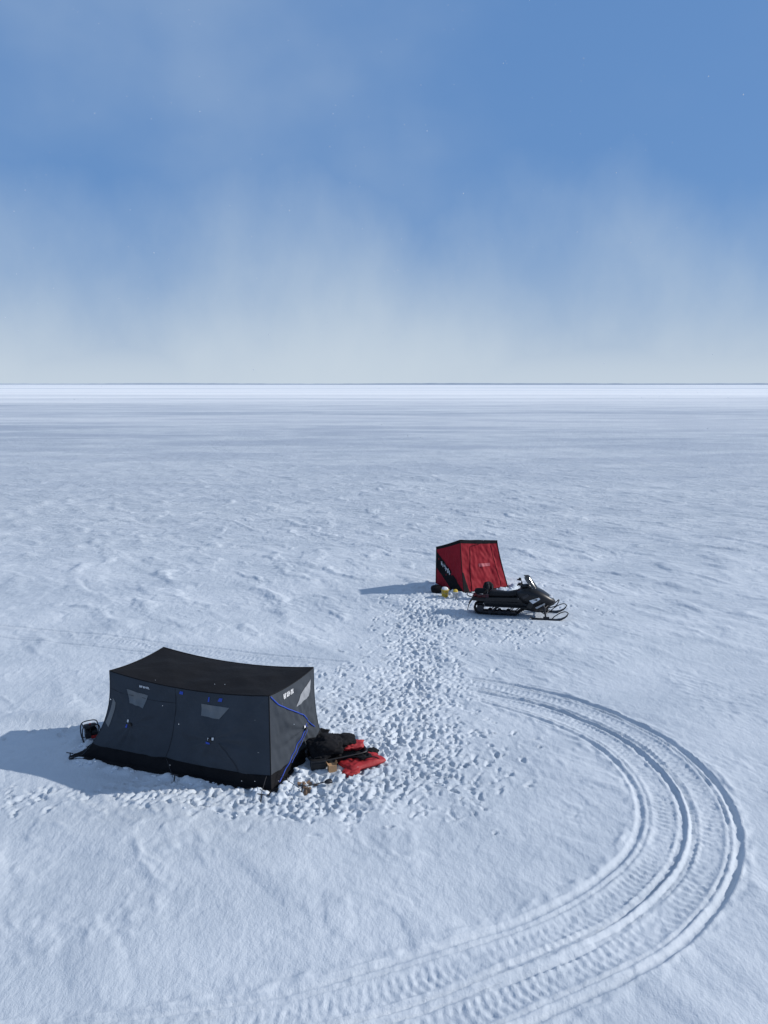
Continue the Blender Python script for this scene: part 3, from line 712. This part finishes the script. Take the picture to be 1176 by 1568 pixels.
mk('duffel_handles',*tube(smoothpts([(-.1,0,.28),(0,0,.36),(.1,0,.28)],5),.012,6),M_blackf,db,True)
ff=empty('gear_backpack',(4.15,31.1,gz(4.15,31.1)),.2,1)
mk('pack_body',*blob((0,0,.33),(.19,.15,.33),35,sub=4),M_blackf,ff,True)
mk('pack_straps',*join(tube(smoothpts([(-.1,-.14,.55),(-.1,-.2,.35),(-.1,-.15,.12)],5),.02,6),tube(smoothpts([(.1,-.14,.55),(.1,-.2,.35),(.1,-.15,.12)],5),.02,6)),M_dmetal,ff,True)

# ------------------------------------------------------------ distant shoreline
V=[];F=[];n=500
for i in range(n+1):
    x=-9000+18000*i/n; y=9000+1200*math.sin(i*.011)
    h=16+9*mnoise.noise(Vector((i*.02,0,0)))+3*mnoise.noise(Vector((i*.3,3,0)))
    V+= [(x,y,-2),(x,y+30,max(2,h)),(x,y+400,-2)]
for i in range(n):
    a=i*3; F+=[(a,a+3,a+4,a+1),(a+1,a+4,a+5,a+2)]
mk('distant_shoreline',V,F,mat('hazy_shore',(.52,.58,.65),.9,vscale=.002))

# ------------------------------------------------------------ airborne snow crystals
V=[];F=[]
for i in range(650):
    d=random.uniform(5,26); x=random.uniform(-.55,.55)*d; z=8.5+random.uniform(-.62,.52)*d
    if z<.3: continue
    r=random.uniform(.002,.0055)*(.6+d/16); o=len(V)
    for p in((1,0,0),(-1,0,0),(0,1,0),(0,-1,0),(0,0,1),(0,0,-1)): V.append((x+p[0]*r,d+p[1]*r,z+p[2]*r))
    F+=[tuple(o+k for k in q) for q in((0,2,4),(2,1,4),(1,3,4),(3,0,4),(2,0,5),(1,2,5),(3,1,5),(0,3,5))]
mk('blowing_snow',V,F,M_chunk)

# ------------------------------------------------------------ sun, sky
el=math.radians(28); az=Vector((.993,.119)).normalized()
sd_=Vector((az.x*math.cos(el),az.y*math.cos(el),math.sin(el)))
L=bpy.data.lights.new('sun','SUN'); L.energy=3.8; L.angle=math.radians(.53); L.color=(1,.965,.91)
lo=bpy.data.objects.new('sun',L); lo.rotation_euler=(-sd_).to_track_quat('-Z','Y').to_euler(); lo.location=(30,0,30); scene.collection.objects.link(lo)
w=bpy.data.worlds.new('World'); scene.world=w; w.use_nodes=True; nt=w.node_tree; N=nt.nodes; Lk=nt.links
bg=N['Background']; bg.inputs['Strength'].default_value=.1
sky=N.new('ShaderNodeTexSky'); sky.sky_type='NISHITA'; sky.sun_disc=False; sky.sun_elevation=el; sky.sun_rotation=math.atan2(az.x,az.y)
sky.air_density=1; sky.dust_density=.3; sky.ozone_density=2.5
tc=N.new('ShaderNodeTexCoord')
sp=N.new('ShaderNodeSeparateXYZ'); Lk.new(tc.outputs['Generated'],sp.inputs[0])
def wmap(scale,loc=(0,0,0)):
    mp=N.new('ShaderNodeMapping'); mp.inputs['Scale'].default_value=scale; mp.inputs['Location'].default_value=loc
    Lk.new(tc.outputs['Generated'],mp.inputs['Vector']); return mp
k1=noi(wmap((3.2,3.2,2.2),(1.7,0,.3)),1,2,.4); k2=noi(wmap((8,8,5),(2,1,0)),1,5,.55)
z_=sp.outputs['Z']
zz=mathn('ADD',z_,mrange(k1.outputs['Fac'],.3,.7,.05,-.05,False).outputs[0])
zz=mathn('ADD',zz,mrange(k2.outputs['Fac'],.3,.7,.035,-.035,False).outputs[0])
hz=mrange(zz,-.06,.28,.98,.0)
base=mrange(z_,0,.12,.92,0)
fac=mathn('MAXIMUM',hz.outputs[0],base.outputs[0])
k3=noi(wmap((2.2,2.2,3.0),(5,3,1)),1,5,.5)
cl=mathn('MULTIPLY',mrange(k3.outputs['Fac'],.40,.85,0.04,.45).outputs[0],1.)
fac=mathn('MAXIMUM',fac,cl)
deep=N.new('ShaderNodeMix'); deep.data_type='RGBA'; deep.inputs[0].default_value=.78
Lk.new(sky.outputs[0],deep.inputs[6]); deep.inputs[7].default_value=(1.02,2.55,5.75,1)
hcol=mixc(mrange(z_,0,.16,0,1).outputs[0],(5.7,6.6,7.5),(4.7,5.8,7.1))
c=mixc(fac,deep.outputs[2],hcol)
c=mixc(mrange(z_,.42,.75,0,1).outputs[0],c,(2.6,3.5,5.0))   # unseen overhead veil, added to make the skylight on the snow less blue
Lk.new(c,bg.inputs['Color'])

# ------------------------------------------------------------ camera
cam=bpy.data.cameras.new('camera'); cam.sensor_fit='VERTICAL'; cam.angle=2*math.atan(784/1230); cam.clip_start=.1; cam.clip_end=30000
co_=bpy.data.objects.new('camera',cam); co_.location=(0,0,8.5); co_.rotation_euler=(math.radians(90-9.05),0,0); scene.collection.objects.link(co_); scene.camera=co_
